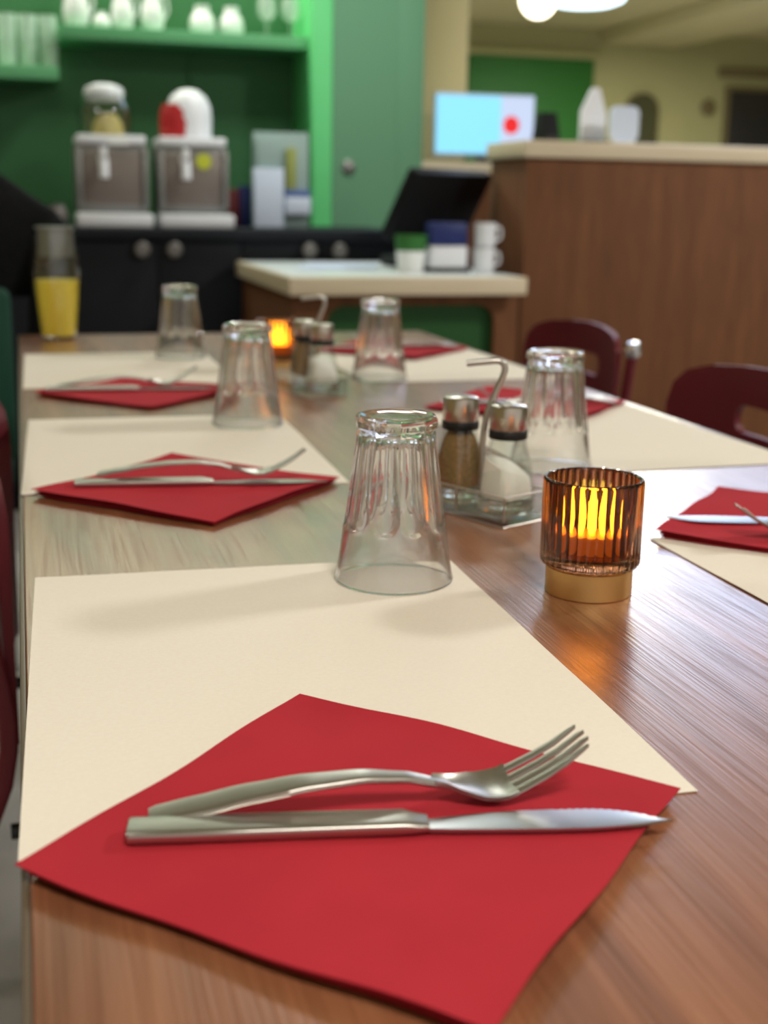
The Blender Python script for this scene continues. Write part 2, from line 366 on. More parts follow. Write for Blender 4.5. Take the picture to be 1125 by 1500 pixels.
# ================================================================== DRINK DISPENSERS
def dispenser(x, y, label, kind):
    e = tag(empty('drink_dispenser', (x, y, .912)), label, 'dispenser', 'drink dispensers on the bar cabinet')
    box('drip_tray', -.121, .121, -.155, .03, 0, .043, 'white', e, .008)
    box('body', -.118, .118, -.04, .16, .044, .262, 'side_steel', e, .01)
    box('front_panel', -.095, .095, -.050, -.041, .07, .235, 'grey_steel', e, .003)
    box('collar', -.112, .112, -.052, .155, .263, .292, 'white', e, .008)
    tp = tube('tap', [(-.03, -.051, .215), (-.03, -.085, .212), (-.03, -.098, .19), (-.03, -.1, .155)], .016, 'white', e, 14)
    box('tap_lever', -.041, -.019, -.112, -.09, .213, .252, 'white', tp, .004)
    for s in (-1, 1): box('side_rail', s * .107 - .009, s * .107 + .009, -.06, -.041, .06, .25, 'side_steel', e, .003)
    if kind == 0:
        lathe('dome', [(.082, .293), (.088, .34), (.086, .38), (.070, .425), (.068, .425), (.084, .38), (.086, .34), (.080, .293)], 32, 'thin_glass', e, loc=(-.012, .05, 0))
        lathe('lid', [(0, .405), (.058, .405), (.067, .426), (.060, .445), (.03, .457), (0, .459)], 32, 'white', e, loc=(-.012, .05, 0))
        lathe('contents', [(0, .294), (.05, .294), (.048, .33), (.03, .36), (0, .366)], 24, 'beans', e, loc=(-.002, .05, 0))
        box('sticker', -.01, .055, -.0535, -.0525, .262, .285, 'ceramic', e)
    else:
        lathe('dome', [(.076, .293), (.078, .36), (.074, .395), (.058, .428), (.03, .448), (0, .453)], 32, 'white', e, loc=(0, .05, 0))
        lathe('side_band', [(.079, .294), (.0815, .34), (.079, .375), (.070, .40), (.069, .40), (.0775, .372), (.0795, .34), (.0765, .294), (.079, .294)], 32, 'redplastic', e, loc=(-.016, .056, 0))
        pr = lathe('sticker', [(0, 0), (.026, 0), (.026, .002), (0, .002)], 24, 'lime', e); pr.rotation_euler = (R(90), 0, 0); pr.location = (.035, -.051, .215)
    return e
dispenser(.316, 4.45, 'grey drink dispenser with clear dome and white lid, left of two', 'a' and 0)
dispenser(.582, 4.45, 'grey drink dispenser with white dome and red band', 1)
gp = tag(lathe('grey_pot', [(0, 0), (.028, 0), (.036, .02), (.036, .045), (.024, .062), (.026, .07), (.022, .07), (0, .06)], 28, 'satin'), 'small grey pot left of the drink dispensers on the black cabinet', 'pot'); gp.location = (.135, 4.42, .9125)
tag(box('tin_box', .722, .762, 4.56, 4.62, .9125, 1.04, 'maroon_card', bev=.003), 'small maroon box right of the drink dispensers', 'box')
tag(box('carton', .766, .806, 4.56, 4.62, .9125, 1.052, 'blue_card', bev=.003), 'small navy box beside the maroon box on the bar', 'box')
br = tag(empty('leaflet_stand', (.9, 4.5, .912)), 'tall white leaflet stand with yellow and blue prints beside the bright post', 'leaflet stand')
box('back_board', -.095, .10, .015, .025, 0, .322, 'grey_card', br, .002)
box('left_pocket', -.10, .004, -.03, .014, .0, .20, 'pale_blue', br, .004)
box('left_leaflet', -.088, -.004, -.010, .012, .201, .30, 'grey_card', br, .002)
box('right_pocket', .01, .10, -.03, .014, .045, .105, 'pale_blue', br, .004)
box('right_leaflet', .018, .052, -.012, .012, .13, .27, 'yellow_card', br, .002)
box('blue_strip', .012, .098, -.026, .012, .107, .129, 'blue_print', br, .002)
sw = tag(lathe('light_switch', [(0, 0), (.026, 0), (.026, .007), (.02, .011), (0, .012)], 24, 'side_steel'), 'small round grey switch on the green pillar', 'switch')
sw.rotation_euler = (R(90), 0, 0); sw.location = (1.216, 4.799, 1.13)

# black coat over a green chair at the left
gc = tag(empty('upholstered_chair', (-.24, 2.72, 0)), 'dark green upholstered chair at the far left behind the table', 'chair')
box('seat', -.22, .215, -.03, .40, .40, .48, 'green_chair', gc, .025, 3)
box('backrest', -.22, .228, -.085, -.035, .48, .83, 'green_chair', gc, .02, 3)
for sx in (-.19, .18):
    for sy in (0, .36): tube('leg', [(sx, sy, .4), (sx * 1.05, sy * 1.03, 0)], [.018, .013], 'black_metal', gc)
def coat():
    v, f, n = [], [], 36
    prof = [(.80, .24, .085), (.85, .265, .095), (.90, .30, .10), (.945, .325, .10), (.98, .30, .095), (1.01, .255, .085), (1.04, .215, .075), (1.07, .17, .065), (1.10, .12, .055), (1.115, .05, .03)]
    for z, a, b in prof:
        for k in range(n):
            t = 2 * math.pi * k / n; q = 1 + .05 * math.sin(7 * t + z * 9) * (1.15 - z) * 3
            v.append((a * q * math.cos(t), b * q * math.sin(t), z))
    for i in range(len(prof) - 1):
        for k in range(n): f.append((i * n + k, i * n + (k + 1) % n, (i + 1) * n + (k + 1) % n, (i + 1) * n + k))
    f.append(tuple(range(n))); f.append(tuple(range((len(prof) - 1) * n, len(prof) * n)))
    e = tag(empty('coat', (-.22, 2.83, 0)), 'black coat draped over the green chair at the far left', 'coat')
    pyd('coat_body', v, f, 'cloth', e, 70)
    for s in (-1, 1):
        tube('sleeve', spline([(s * .26, 0, .95), (s * .295, -.01, .84), (s * .285, -.01, .70), (s * .27, 0, .55)], 5), [.055] * 6 + [.05] * 5 + [.042] * 5, 'cloth', e, 16)
    tube('collar', spline([(-.11, -.05, 1.09), (-.05, -.065, 1.125), (.05, -.065, 1.125), (.11, -.05, 1.09)], 5), .02, 'cloth', e, 10)
coat()

# ================================================================== LOW SERVICE DESK AND RECEPTION COUNTER
dk = tag(empty('service_desk', (1.02, 3.7, 0)), 'low wooden service desk with pale top joining the black cabinet', 'desk')
inpar(box('desk_top', .703, 1.352, 3.318, 4.17, .786, .811, 'desk_top', bev=.002), dk)
inpar(box('front_edge', .684, 1.352, 3.30, 3.3175, .764, .812, 'beech', bev=.004), dk)
inpar(box('side_edge', .684, .7025, 3.318, 4.17, .764, .812, 'beech', bev=.004), dk)
inpar(box('side_panel', .706, .728, 3.381, 4.17, 0, .785, 'desk_wood'), dk)
inpar(box('end_panel', 1.328, 1.350, 3.381, 4.17, 0, .785, 'desk_wood'), dk)
xl, xr, zt, rr = .798, 1.281, .733, .05
op = [(xr, 0), (xr, zt - rr)] + [(xr - rr + rr * math.cos(R(a)), zt - rr + rr * math.sin(R(a))) for a in range(15, 90, 15)] + [(xr - rr, zt), (xl + rr, zt)] + [(xl + rr - rr * math.sin(R(a)), zt - rr + rr * math.cos(R(a))) for a in range(15, 90, 15)] + [(xl, zt - rr), (xl, 0)]
inpar(prism('front_panel', [(.706, 0), (.706, .785), (1.350, .785), (1.350, 0)] + op, 'y', 3.36, 3.38, 'desk_wood', smooth=None), dk)
inpar(box('green_inset', .74, 1.32, 3.39, 3.40, 0, .77, 'green_inset'), dk)

rc = tag(empty('reception_counter', (2.5, 3.7, 0)), 'tall brown wooden reception counter with pale top at the right', 'counter')
inpar(box('front_panel', 1.455, 4.2, 3.60, 3.63, 0, 1.140, 'desk_wood', bev=.002), rc)
inpar(box('side_panel', 1.455, 1.485, 3.631, 3.90, 0, 1.140, 'desk_wood', bev=.002), rc)
inpar(box('counter_top', 1.440, 4.2, 3.58, 3.91, 1.141, 1.189, 'beech', bev=.004), rc)
lg = tag(empty('rear_counter', (1.9, 5.0, 0)), 'pale-topped rear counter under the lit monitor behind the reception', 'counter')
inpar(box('ledge_top', 1.512, 2.9, 4.83, 5.25, 1.118, 1.160, 'beech', bev=.004), lg)
inpar(box('front_panel', 1.530, 2.9, 4.86, 4.89, 0, 1.117, 'desk_wood'), lg)
mo = tag(empty('monitor', (1.85, 5.04, 1.161)), 'monitor with a bright sky-blue screen on the pale ledge', 'monitor')
box('casing', -.218, .208, .0, .03, .030, .272, 'pale_blue', mo, .006)
box('screen', -.212, .060, -.004, -.0005, .042, .262, 'screen', mo)
box('screen_side', .0605, .200, -.004, -.0005, .042, .262, 'screen_white', mo)
sr = lathe('screen_mark', [(0, 0), (.035, 0), (.035, .002), (0, .002)], 24, 'screen_red', mo); sr.rotation_euler = (R(90), 0, 0); sr.location = (.105, -.0045, .155)
box('stand_neck', -.03, .03, .01, .03, .01, .035, 'black', mo); box('stand_foot', -.1, .1, -.05, .08, 0, .0095, 'black', mo, .003)

# things on the service desk
ps = tag(empty('till_terminal', (1.245, 3.84, .8118)), 'black till terminal with tilted screen on the service desk', 'till')
scn = box('screen_housing', -.222, .192, -.022, .022, .0, .225, 'black', ps, .012); scn.location = (-.02, 0, .09); scn.rotation_euler = (R(28), 0, R(38))
box('display', -.16, .16, .0225, .025, .015, .20, 'dark_glass', scn)
box('stand', -.06, .04, -.03, .05, .0305, .15, 'black', ps, .01); box('base', -.13, .10, -.09, .14, 0, .03, 'black', ps, .01)
cg = tag(empty('paper_cup', (1.090, 3.55, .8115)), 'white cup with a green rim on the service desk', 'cup')
lathe('cup_body', [(0, 0), (.036, 0), (.043, .06), (.041, .06), (.034, .003), (0, .003)], 24, 'ceramic', cg)
lathe('cup_sleeve', [(.043, .0605), (.046, .105), (.044, .105), (.041, .0605), (.043, .0605)], 24, 'green_panel', cg)
bb = tag(empty('tissue_box', (1.200, 3.56, .8115)), 'white box with blue top on the service desk', 'box')
box('carton', -.056, .056, -.03, .03, .012, .075, 'white', bb, .006); box('blue_top', -.058, .058, -.025, .03, .0755, .14, 'blue_card', bb, .008)
box('tray', -.06, .062, -.04, .04, 0, .011, 'black', bb, .003)
for k in range(2):
    e = tag(empty('mug', (1.302 + .003 * k, 3.52 + .002 * k, .8120 + k * .0705)), ('lower white mug of the pair at right end of service desk', 'upper white mug stacked on another by the reception counter')[k], 'mug', 'white mugs on the service desk')
    lathe('body', [(0, 0), (.024, 0), (.029, .008), (.031, .07), (.029, .07), (.027, .01), (0, .008)], 24, 'white', e)
    tube('handle', spline([(.029, 0, .058), (.045, 0, .055), (.047, 0, .03), (.029, 0, .018)], 5), .0035, 'white', e, 8)
sheet = None
for k in range(3):
    tag(box('paper_sheet', -.105, .105, -.07, .07, 0, .003, 'pale_blue'), ('bottom', 'middle', 'top')[k] + ' sheet of the loose white paper pile on the desk', 'paper', 'loose papers on the service desk').location = (.90 + .02 * k, 3.72 + .02 * k, .8115 + k * .0035)
for o in bpy.data.objects:
    if o.name.startswith('paper_sheet'): o.rotation_euler = (0, 0, R(random.Random(o.name).uniform(-20, 20)))

# things on the reception counter
cs = tag(empty('brochure_holder', (1.742, 3.77, 1.1895)), 'white peaked card holder on the reception counter', 'card holder')
prism('tall_card', [(-.045, 0.012), (-.045, .10), (-.012, .168), (.012, .168), (.038, .09), (.038, .012)], 'y', .0, .012, 'white', cs)
box('foot', -.05, .045, -.03, .05, 0, .0115, 'black', cs, .003)
nt = tag(empty('card_stand', (1.79, 3.66, 1.1895)), 'pale blue rounded card stand in front of the white holder', 'card stand')
prism('card', rrect(-.045, .048, .006, .11, .022), 'y', 0, .012, 'pale_blue', nt)
box('foot', -.03, .03, -.025, .035, 0, .0055, 'white', nt, .002)
ph = tag(empty('card_reader', (1.573, 3.75, 1.1895)), 'small black card reader on the reception counter by the monitor', 'card reader')
prism('body', [(-.05, 0), (.05, 0), (.05, .02), (.02, .088), (-.02, .088), (-.05, .02)], 'x', -.026, .026, 'black', ph, .003)
box('keypad', -.02, .02, -.052, -.047, .005, .018, 'dark_glass', ph)

# far lobby
tag(box('wall_panel', 3.65, 4.78, 10.455, 10.498, .9, 2.195, 'green_panel', bev=.004), 'grass green panel on the far cream lobby wall', 'panel')
ar = tag(empty('arched_mirror', (5.26, 10.49, 1.2)), 'dark arched mirror on the far lobby wall', 'mirror')
arch = [(-.14, 0), (.14, 0), (.14, .60)] + [(.14 * math.cos(R(a)), .60 + .14 * math.sin(R(a))) for a in range(15, 180, 15)] + [(-.14, .60)]
prism('frame', [(x * 1.12, z * 1.02 - .005) for x, z in arch], 'y', -.03, 0, 'frame_olive', ar); prism('mirror_glass', arch, 'y', -.036, -.0305, 'dark_mirror', ar)
tv = tag(empty('wall_screen', (6.55, 10.49, 1.2)), 'dark framed screen on the lobby wall at the right edge', 'screen')
box('frame', -.50, .52, -.04, 0, 0, .84, 'frame_olive', tv, .01); box('dark_pane', -.46, .48, -.046, -.0405, .05, .80, 'dark_glass', tv, .004)
th = tag(empty('wall_thermostat', (5.90, 10.49, 1.80)), 'small dark dial on the lobby wall left of the screen', 'dial')
d_ = lathe('dial', [(0, 0), (.07, 0), (.07, .02), (.05, .03), (0, .03)], 24, 'frame_olive', th); d_.rotation_euler = (R(90), 0, 0); d_.location = (0, 0, .05)
cl = tag(empty('ceiling_lamp', (3.79, 8.5, 2.45)), 'wide flat cool-white ceiling lamp in the lobby', 'lamp')
lathe('diffuser', [(0, -.135), (.19, -.125), (.26, -.10), (.285, -.062), (0, -.06)], 40, 'lamp_cool', cl)
lathe('rim', [(.287, -.059), (.295, -.05), (.29, -.03), (0, -.03)], 40, 'white', cl); tube('mount', [(0, 0, -.001), (0, 0, -.035)], .06, 'white', cl, 20)
gl = tag(empty('globe_lamp', (3.25, 8.0, 2.45)), 'small round warm-white hanging lamp left of the flat lamp', 'lamp')
lathe('globe', [(0, -.30)] + [(.115 * math.sin(R(a)), -.185 - .115 * math.cos(R(a))) for a in range(15, 180, 15)] + [(0, -.07)], 32, 'lamp_warm', gl)
tube('cord', [(0, 0, -.001), (0, 0, -.072)], .008, 'white', gl)

# ================================================================== CHAIRS
def chair_mesh(name, label):
    """local frame: sitter faces +x, backrest plane at x=0, seat reaches to x=.42"""
    e = tag(empty(name), label, 'chair', 'dark red moulded chairs around the table')
    outer_ = [(-.165, .50), (.165, .50)] + [(.165 + .035 * j / 6, .50 + .20 * j / 6) for j in range(1, 7)]
    arc = [(.20, .70), (.203, .735), (.195, .765), (.172, .786), (.13, .797), (.065, .803), (0, .805)]
    poly = outer_[:2] + outer_[2:] + arc[1:] + [(-y, z) for y, z in reversed(arc[:-1])] + [(-y, z) for y, z in reversed(outer_[2:-1])]
    hole = rrect(-.07, .07, .715, .752, .018, 4)
    def bend(y): return -.035 + .9 * y * y                      # the shell wraps forward at the sides
    def lean(z): return -(z - .45) * .05
    b = bmesh.new(); th = .010
    ov = [b.verts.new((0, y, z)) for y, z in poly]; hv = [b.verts.new((0, y, z)) for y, z in hole]
    es = [b.edges.new((ov[i], ov[(i + 1) % len(ov)])) for i in range(len(ov))] + [b.edges.new((hv[i], hv[(i + 1) % len(hv)])) for i in range(len(hv))]
    bmesh.ops.triangle_fill(b, use_beauty=True, edges=es)
    for _ in range(2):
        bmesh.ops.subdivide_edges(b, edges=[q for q in b.edges if q.calc_length() > .03], cuts=1)
    bmesh.ops.triangulate(b, faces=b.faces)
    bmesh.ops.recalc_face_normals(b, faces=b.faces)
    for v in b.verts: v.co.x = bend(v.co.y) + lean(v.co.z)
    r = bmesh.ops.extrude_face_region(b, geom=b.faces[:]); bmesh.ops.translate(b, vec=(th, 0, 0), verts=[g for g in r['geom'] if isinstance(g, bmesh.types.BMVert)])
    bmesh.ops.recalc_face_normals(b, faces=b.faces)
    me = bpy.data.meshes.new('backrest'); b.to_mesh(me); b.free(); bk = ob('backrest', me, 'red_shell', e, 40)
    for s in (-1, 1):
        for j in (0, 1):
            bo = lathe('bolt', [(0, 0), (.0065, 0), (.006, .003), (0, .004)], 14, 'chrome', bk); bo.rotation_euler = (0, R(-90), 0)
            bo.location = (bend(.15) + lean(.67) - .0005, s * (.15 + .004 * j), .655 + j * .03)
    prism('seat', rrect(.0, .43, -.205, .205, .06), 'z', .44, .456, 'red_shell', e, .004)
    for s in (-1, 1):
        # rear post continues up behind the shell and ends in a steel cap
        y0 = s * .188
        po = tube('rear_post', spline([(-.22, s * .205, 0.0), (-.13, s * .20, .25), (bend(.188) - .016, y0, .47), (bend(.188) + lean(.62) - .0125, y0, .62), (bend(.188) + lean(.76) - .0125, .203 if s > 0 else -.172, .765 if s > 0 else .74)], 5), .009, 'red_shell', e, 10)
        if s > 0: lathe('end_cap', [(0, -.012), (.012, -.010), (.0145, 0), (.012, .012), (0, .0145)], 16, 'chrome', po, loc=(bend(.188) + lean(.77) - .0135, .203, .778))
        tube('front_leg', [(.40, s * .19, .437), (.41, s * .205, 0)], [.011, .009], 'black_metal', e, 10)
        tube('side_rail', [(-.015, s * .195, .425), (.395, s * .187, .425)], .008, 'black_metal', e, 8)
    return e
ch = chair_mesh('dining_chair', 'dark red chair on the right, nearest, cut by the right picture edge')
ch.location = (.900, 1.44, 0); ch.rotation_euler = (0, 0, R(180))
dup(ch, (.945, 2.11, 0), (0, 0, R(180)), 'dark red chair on the right farther back, with silver knob by the reception counter')
dup(ch, (-.0085, 1.34, 0), (0, 0, 0), 'dark red chair pushed in at the left table edge')

# ================================================================== TABLE
tb = tag(empty('dining_table', (.4, 1.15, 0)), 'long walnut-brown dining table set for a meal', 'table')
inpar(box('tabletop', .0035, .7965, -.12, 2.52, T - .030, T, 'table', bev=.0008, seg=1), tb)
for (x0, x1, y0, y1) in ((0, .0034, -.1234, 2.5234), (.7966, .80, -.1234, 2.5234), (.0035, .7965, 2.5201, 2.5234), (.0035, .7965, -.1234, -.1201)):
    inpar(box('edge_band', x0, x1, y0, y1, T - .030, T - .0002, 'edge', bev=.0012), tb)
for x in (.07, .73):
    for y in (0, 2.42): inpar(box('leg', x - .025, x + .025, y - .025, y + .025, 0, T - .0305, 'black_metal', bev=.003), tb)
# ================================================================== PLACEMATS
def placemat(cx, cy, rz, label, seed):
    rnd = random.Random(seed); v, f, nx, ny = [], [], 18, 24; a, b_ = rnd.uniform(0, 6), rnd.uniform(0, 6)
    for j in range(ny + 1):
        for i in range(nx + 1):
            x = -.15 + .30 * i / nx; y = -.20 + .40 * j / ny; e = max(abs(x) / .15, abs(y) / .20) ** 6
            v.append((x, y, .0004 + .0006 * e * (1 + math.sin(9 * x + 14 * y + a)) * .6 * (1 + .4 * math.sin(30 * y + b_))))
    n = len(v); v += [(x, y, z - .0003) for x, y, z in v]
    for j in range(ny):
        for i in range(nx):
            q = j * (nx + 1) + i; f.append((q, q + 1, q + nx + 2, q + nx + 1)); f.append((n + q, n + q + nx + 1, n + q + nx + 2, n + q + 1))
    rim = [i for i in range(nx)] + [nx + j * (nx + 1) for j in range(ny)] + [ny * (nx + 1) + nx - i for i in range(nx)] + [(ny - j) * (nx + 1) for j in range(ny)]
    for k in range(len(rim)): p, q = rim[k], rim[(k + 1) % len(rim)]; f.append((p, n + p, n + q, q))
    o = tag(pyd('placemat', v, f, 'paper', None, 60), label, 'placemat', 'cream paper placemats'); o.location = (cx, cy, T + .0001); o.rotation_euler = (0, 0, rz); return o
placemat(.1547, .6785, -.029, 'cream paper placemat in front, under the nearest tumbler', 1)
placemat(.1565, 1.3417, -.0234, 'second cream placemat on the left side of the table', 2)
placemat(.158, 2.005, -.01, 'farthest cream placemat on the left side of the table', 3)
placemat(.637, .689, .0, 'cream placemat at the right picture edge beside the amber candle', 4)
placemat(.641, 1.335, .03, 'cream placemat beside the nearest red chair on the right', 5)
placemat(.641, 1.99, .02, 'farthest cream placemat on the right side of the table', 6)

# ================================================================== NAPKINS
def napkin(cx, cy, rz, label, seed, s=.204):
    rnd = random.Random(seed); e = tag(empty('napkin', (cx, cy, T + .0014), rz), label, 'napkin', 'folded red paper napkins')
    ph = [rnd.uniform(0, 6.28) for _ in range(6)]
    def sheet(name, base, lift, ds, par):
        v, f, N = [], [], 30; h = s / 2
        for j in range(N + 1):
            for i in range(N + 1):
                u, w_ = -1 + 2 * i / N, -1 + 2 * j / N
                edge = max(abs(u), abs(w_)) ** 8
                z = base + lift * edge * (.5 + .5 * math.sin(2.2 * u + 1.7 * w_ + ph[0])) + .0003 * math.sin(5 * u + ph[1]) * math.cos(4 * w_ + ph[2])
                wob = .0009 * edge
                x = u * (h + ds) + wob * math.sin(6 * w_ + ph[3]) ; y = w_ * (h + ds) + wob * math.sin(7 * u + ph[4])
                v.append((x, y, z))
        n = len(v); v += [(x, y, z - .0005) for x, y, z in v]
        for j in range(N):
            for i in range(N):
                q = j * (N + 1) + i; f.append((q, q + 1, q + N + 2, q + N + 1)); f.append((n + q, n + q + N + 1, n + q + N + 2, n + q + 1))
        rim = [i for i in range(N)] + [N + j * (N + 1) for j in range(N)] + [N * (N + 1) + N - i for i in range(N)] + [(N - j) * (N + 1) for j in range(N)]
        for k in range(len(rim)): p, q = rim[k], rim[(k + 1) % len(rim)]; f.append((p, n + p, n + q, q))
        return pyd(name, v, f, 'napkin', par, 60)
    sheet('lower_fold', .0006, .0006, -.0034, e); sheet('middle_fold', .0022, .0018, -.0022, e); sheet('upper_fold', .0040, .0032, .0, e)
    return e
NZ = T + .0014 + .0044
napkin(.1420, .4700, -.7816, 'large red paper napkin in front under the nearest knife and fork', 1, .2050)
napkin(.151, 1.137, .79, 'red napkin on the second left placemat with crossed cutlery', 12, .200)
napkin(.158, 1.732, .80, 'farthest red napkin on the left side of the table', 3, .198)
napkin(.635, .889, .80, 'red napkin at the right picture edge beside the amber candle', 4)
napkin(.641, 1.535, .80, 'red napkin on the right behind the salt and pepper stand', 5)
napkin(.641, 2.172, .78, 'farthest red napkin on the right side of the table', 6)

# ================================================================== CUTLERY
def loft(name, secs, material, parent, k=10):
    """secs: (x, centre y, centre z, half width, half thickness, exponent) -> super-ellipse sections along +x"""
    v, f = [], []
    for x, cy, cz, hw, ht, ex in secs:
        for j in range(k * 2):
            t = math.pi * j / k; c, s_ = math.cos(t), math.sin(t)
            v.append((x, cy + hw * math.copysign(abs(c) ** (2 / ex), c), cz + ht * math.copysign(abs(s_) ** (2 / ex), s_)))
    n = k * 2
    for i in range(len(secs) - 1):
        for j in range(n): f.append((i * n + j, i * n + (j + 1) % n, (i + 1) * n + (j + 1) % n, (i + 1) * n + j))
    f.append(tuple(range(n))); f.append(tuple(range((len(secs) - 1) * n, len(secs) * n)))
    return pyd(name, v, f, material, parent, 45)
def make_knife(label):
    e = tag(empty('table_knife'), label, 'knife', 'steel table knives')
    loft('handle', [(0, 0, .0028, .0072, .0024, 5), (.0008, 0, .0028, .0082, .0028, 5), (.05, 0, .0030, .0082, .0029, 5), (.10, 0, .0032, .0078, .0029, 5), (.114, 0, .0032, .0076, .0029, 5), (.119, -.0008, .0030, .0066, .0024, 4), (.124, -.001, .0028, .0056, .0018, 4)], 'steel', e, 14)
    # flat blade; straight back on the near side, belly and serration on the far side
    secs, v, f = [], [], []
    N = 60
    for i in range(N + 1):
        s = i / N; x = .1242 + s * .1038
        lo = -.0062 - .0032 * math.sin(min(1, s * 1.6) * math.pi / 2) + .0056 * max(0, s - .62) / .38 * max(0, s - .62) / .38
        hi = .0050 + .0044 * math.sin(min(1, s / .45) * math.pi / 2) - (.0150 * max(0, (s - .58) / .42) ** 2.6)
        if .52 < s < .93: hi -= .0007 * (i % 2)
        hi = max(hi, lo + .0006); zt = .0019 - .0007 * s
        z0 = .0010 + .0008 * s
        v += [(x, lo, z0), (x, hi, z0 + .0004), (x, hi, z0 + .0006), (x, lo + (hi - lo) * .4, z0 + zt), (x, lo, z0 + zt)]
    for i in range(N):
        for j in range(5): f.append((i * 5 + j, i * 5 + (j + 1) % 5, i * 5 + 5 + (j + 1) % 5, i * 5 + 5 + j))
    f.append((0, 1, 2, 3, 4)); f.append(tuple(N * 5 + j for j in range(5)))
    pyd('blade', v, f, 'blade', e, 25)
    return e
FZ = [(0, .0022), (.02, .0056), (.045, .0100), (.07, .0130), (.095, .0140), (.115, .0120), (.13, .0082), (.142, .0048), (.152, .0030), (.16, .0036), (.172, .0085), (.185, .0160), (.2, .0262)]
def fz(x):
    for (a, za), (b, zb) in zip(FZ, FZ[1:]):
        if x <= b: t = (x - a) / (b - a); return za + (zb - za) * (t * t * (3 - 2 * t) * .35 + t * .65)
    return FZ[-1][1]
def make_fork(label):
    e = tag(empty('table_fork'), label, 'fork', 'steel table forks')
    W = [(0, .0062), (.002, .0072), (.03, .0078), (.06, .0070), (.09, .0052), (.115, .0038), (.13, .0034)]
    def wd(x, tbl):
        for (a, p), (b, q) in zip(tbl, tbl[1:]):
            if x <= b: return p + (q - p) * (x - a) / (b - a)
        return tbl[-1][1]
    xs = [0, .001, .003] + [.008 + .004 * i for i in range(31)]
    loft('handle', [(x, 0, fz(x), wd(x, W), .0017 if x > .002 else .0012, 4) for x in xs if x <= .129] + [(.134, 0, fz(.134), .0030, .0014, 4), (.140, 0, fz(.140) - .0001, .0022, .0008, 3)], 'steel', e, 10)
    # head: curved plate whose sides rise a little, then four tines
    H = [(.128, .0034), (.134, .0044), (.14, .0072), (.146, .0100), (.152, .0116), (.158, .0122), (.165, .0124)]
    v, f, n = [], [], 12; xs = [.128 + .0037 * i for i in range(11)]
    for x in xs:
        hw = wd(x, H)
        for j in range(n + 1):
            u = -1 + 2 * j / n; v.append((x, u * hw, fz(x) + .0016 * u * u + .0010))
    m_ = len(v); v += [(x, y, z - .0020) for x, y, z in v]; q = n + 1
    for i in range(len(xs) - 1):
        for j in range(n): a = i * q + j; f.append((a, a + 1, a + q + 1, a + q)); f.append((m_ + a, m_ + a + q, m_ + a + q + 1, m_ + a + 1))
        for a, b in ((i * q, i * q + q), (i * q + n + q, i * q + n)): f.append((a, b, m_ + b, m_ + a))
    for j in range(n): f.append((j + 1, j, m_ + j, m_ + j + 1)); a = (len(xs) - 1) * q + j; f.append((a, a + 1, m_ + a + 1, m_ + a))
    pyd('head', v, f, 'steel', e, 45)
    for k in range(4):
        c = (-1.5 + k) * .00645
        tl = 0.198 if k in (0, 3) else .2
        loft('tine', [(x, c * (1 - .1 * max(0, (x - .165) / .035)), fz(x) + .0016 * (c / .0124) ** 2, h, .0009, 3) for x, h in ((.1605, .00262), (.168, .00262), (.178, .00255), (.188, .0023), (tl - .003, .0017), (tl, .0008))], 'steel', e, 6)
    return e
def aim(a, b): return math.atan2(b[1] - a[1], b[0] - a[0])
kn = make_knife('steel table knife lying on the large front napkin')
kn.location = (.0425, .4828, NZ); kn.rotation_euler = (0, 0, aim((.0425, .4828), (.267, .4420)))
fk = make_fork('steel fork lying behind the knife on the large front napkin')
fk.location = (.0520, .4925, NZ); fk.scale = (.955, 1, 1); fk.rotation_euler = (R(4), 0, aim((.0520, .4925), (.200, .4820)))
fk.location.z += .0006
def setting(ka, kb, fa, fb, lk, lf, dz=.0):
    dup(kn, (ka[0], ka[1] - .009, NZ), (0, 0, aim(ka, kb)), lk); dup(fk, (fa[0], fa[1] - .009, NZ + dz), (0, 0, aim(fa, fb)), lf)
setting((.049, 1.160), (.274, 1.128), (.070, 1.1745), (.225, 1.139), 'knife on the second left napkin, under a crossing fork', 'fork crossing the knife on the second left napkin', .0050)
setting((.035, 1.752), (.26, 1.735), (.05, 1.782), (.24, 1.775), 'knife on the farthest left napkin', 'fork on the farthest left napkin')
setting((.736, .868), (.517, .930), (.735, .845), (.558, .866), 'knife on the right napkin beside the amber candle, pointing left', 'fork on the right napkin beside the amber candle, tines up')
setting((.755, 1.555), (.53, 1.560), (.755, 1.520), (.57, 1.527), 'knife on the right napkin behind the salt and pepper stand', 'fork on the right napkin behind the salt and pepper stand')
setting((.755, 2.20), (.53, 2.205), (.755, 2.165), (.57, 2.165), 'knife on the farthest right napkin', 'fork on the farthest right napkin')

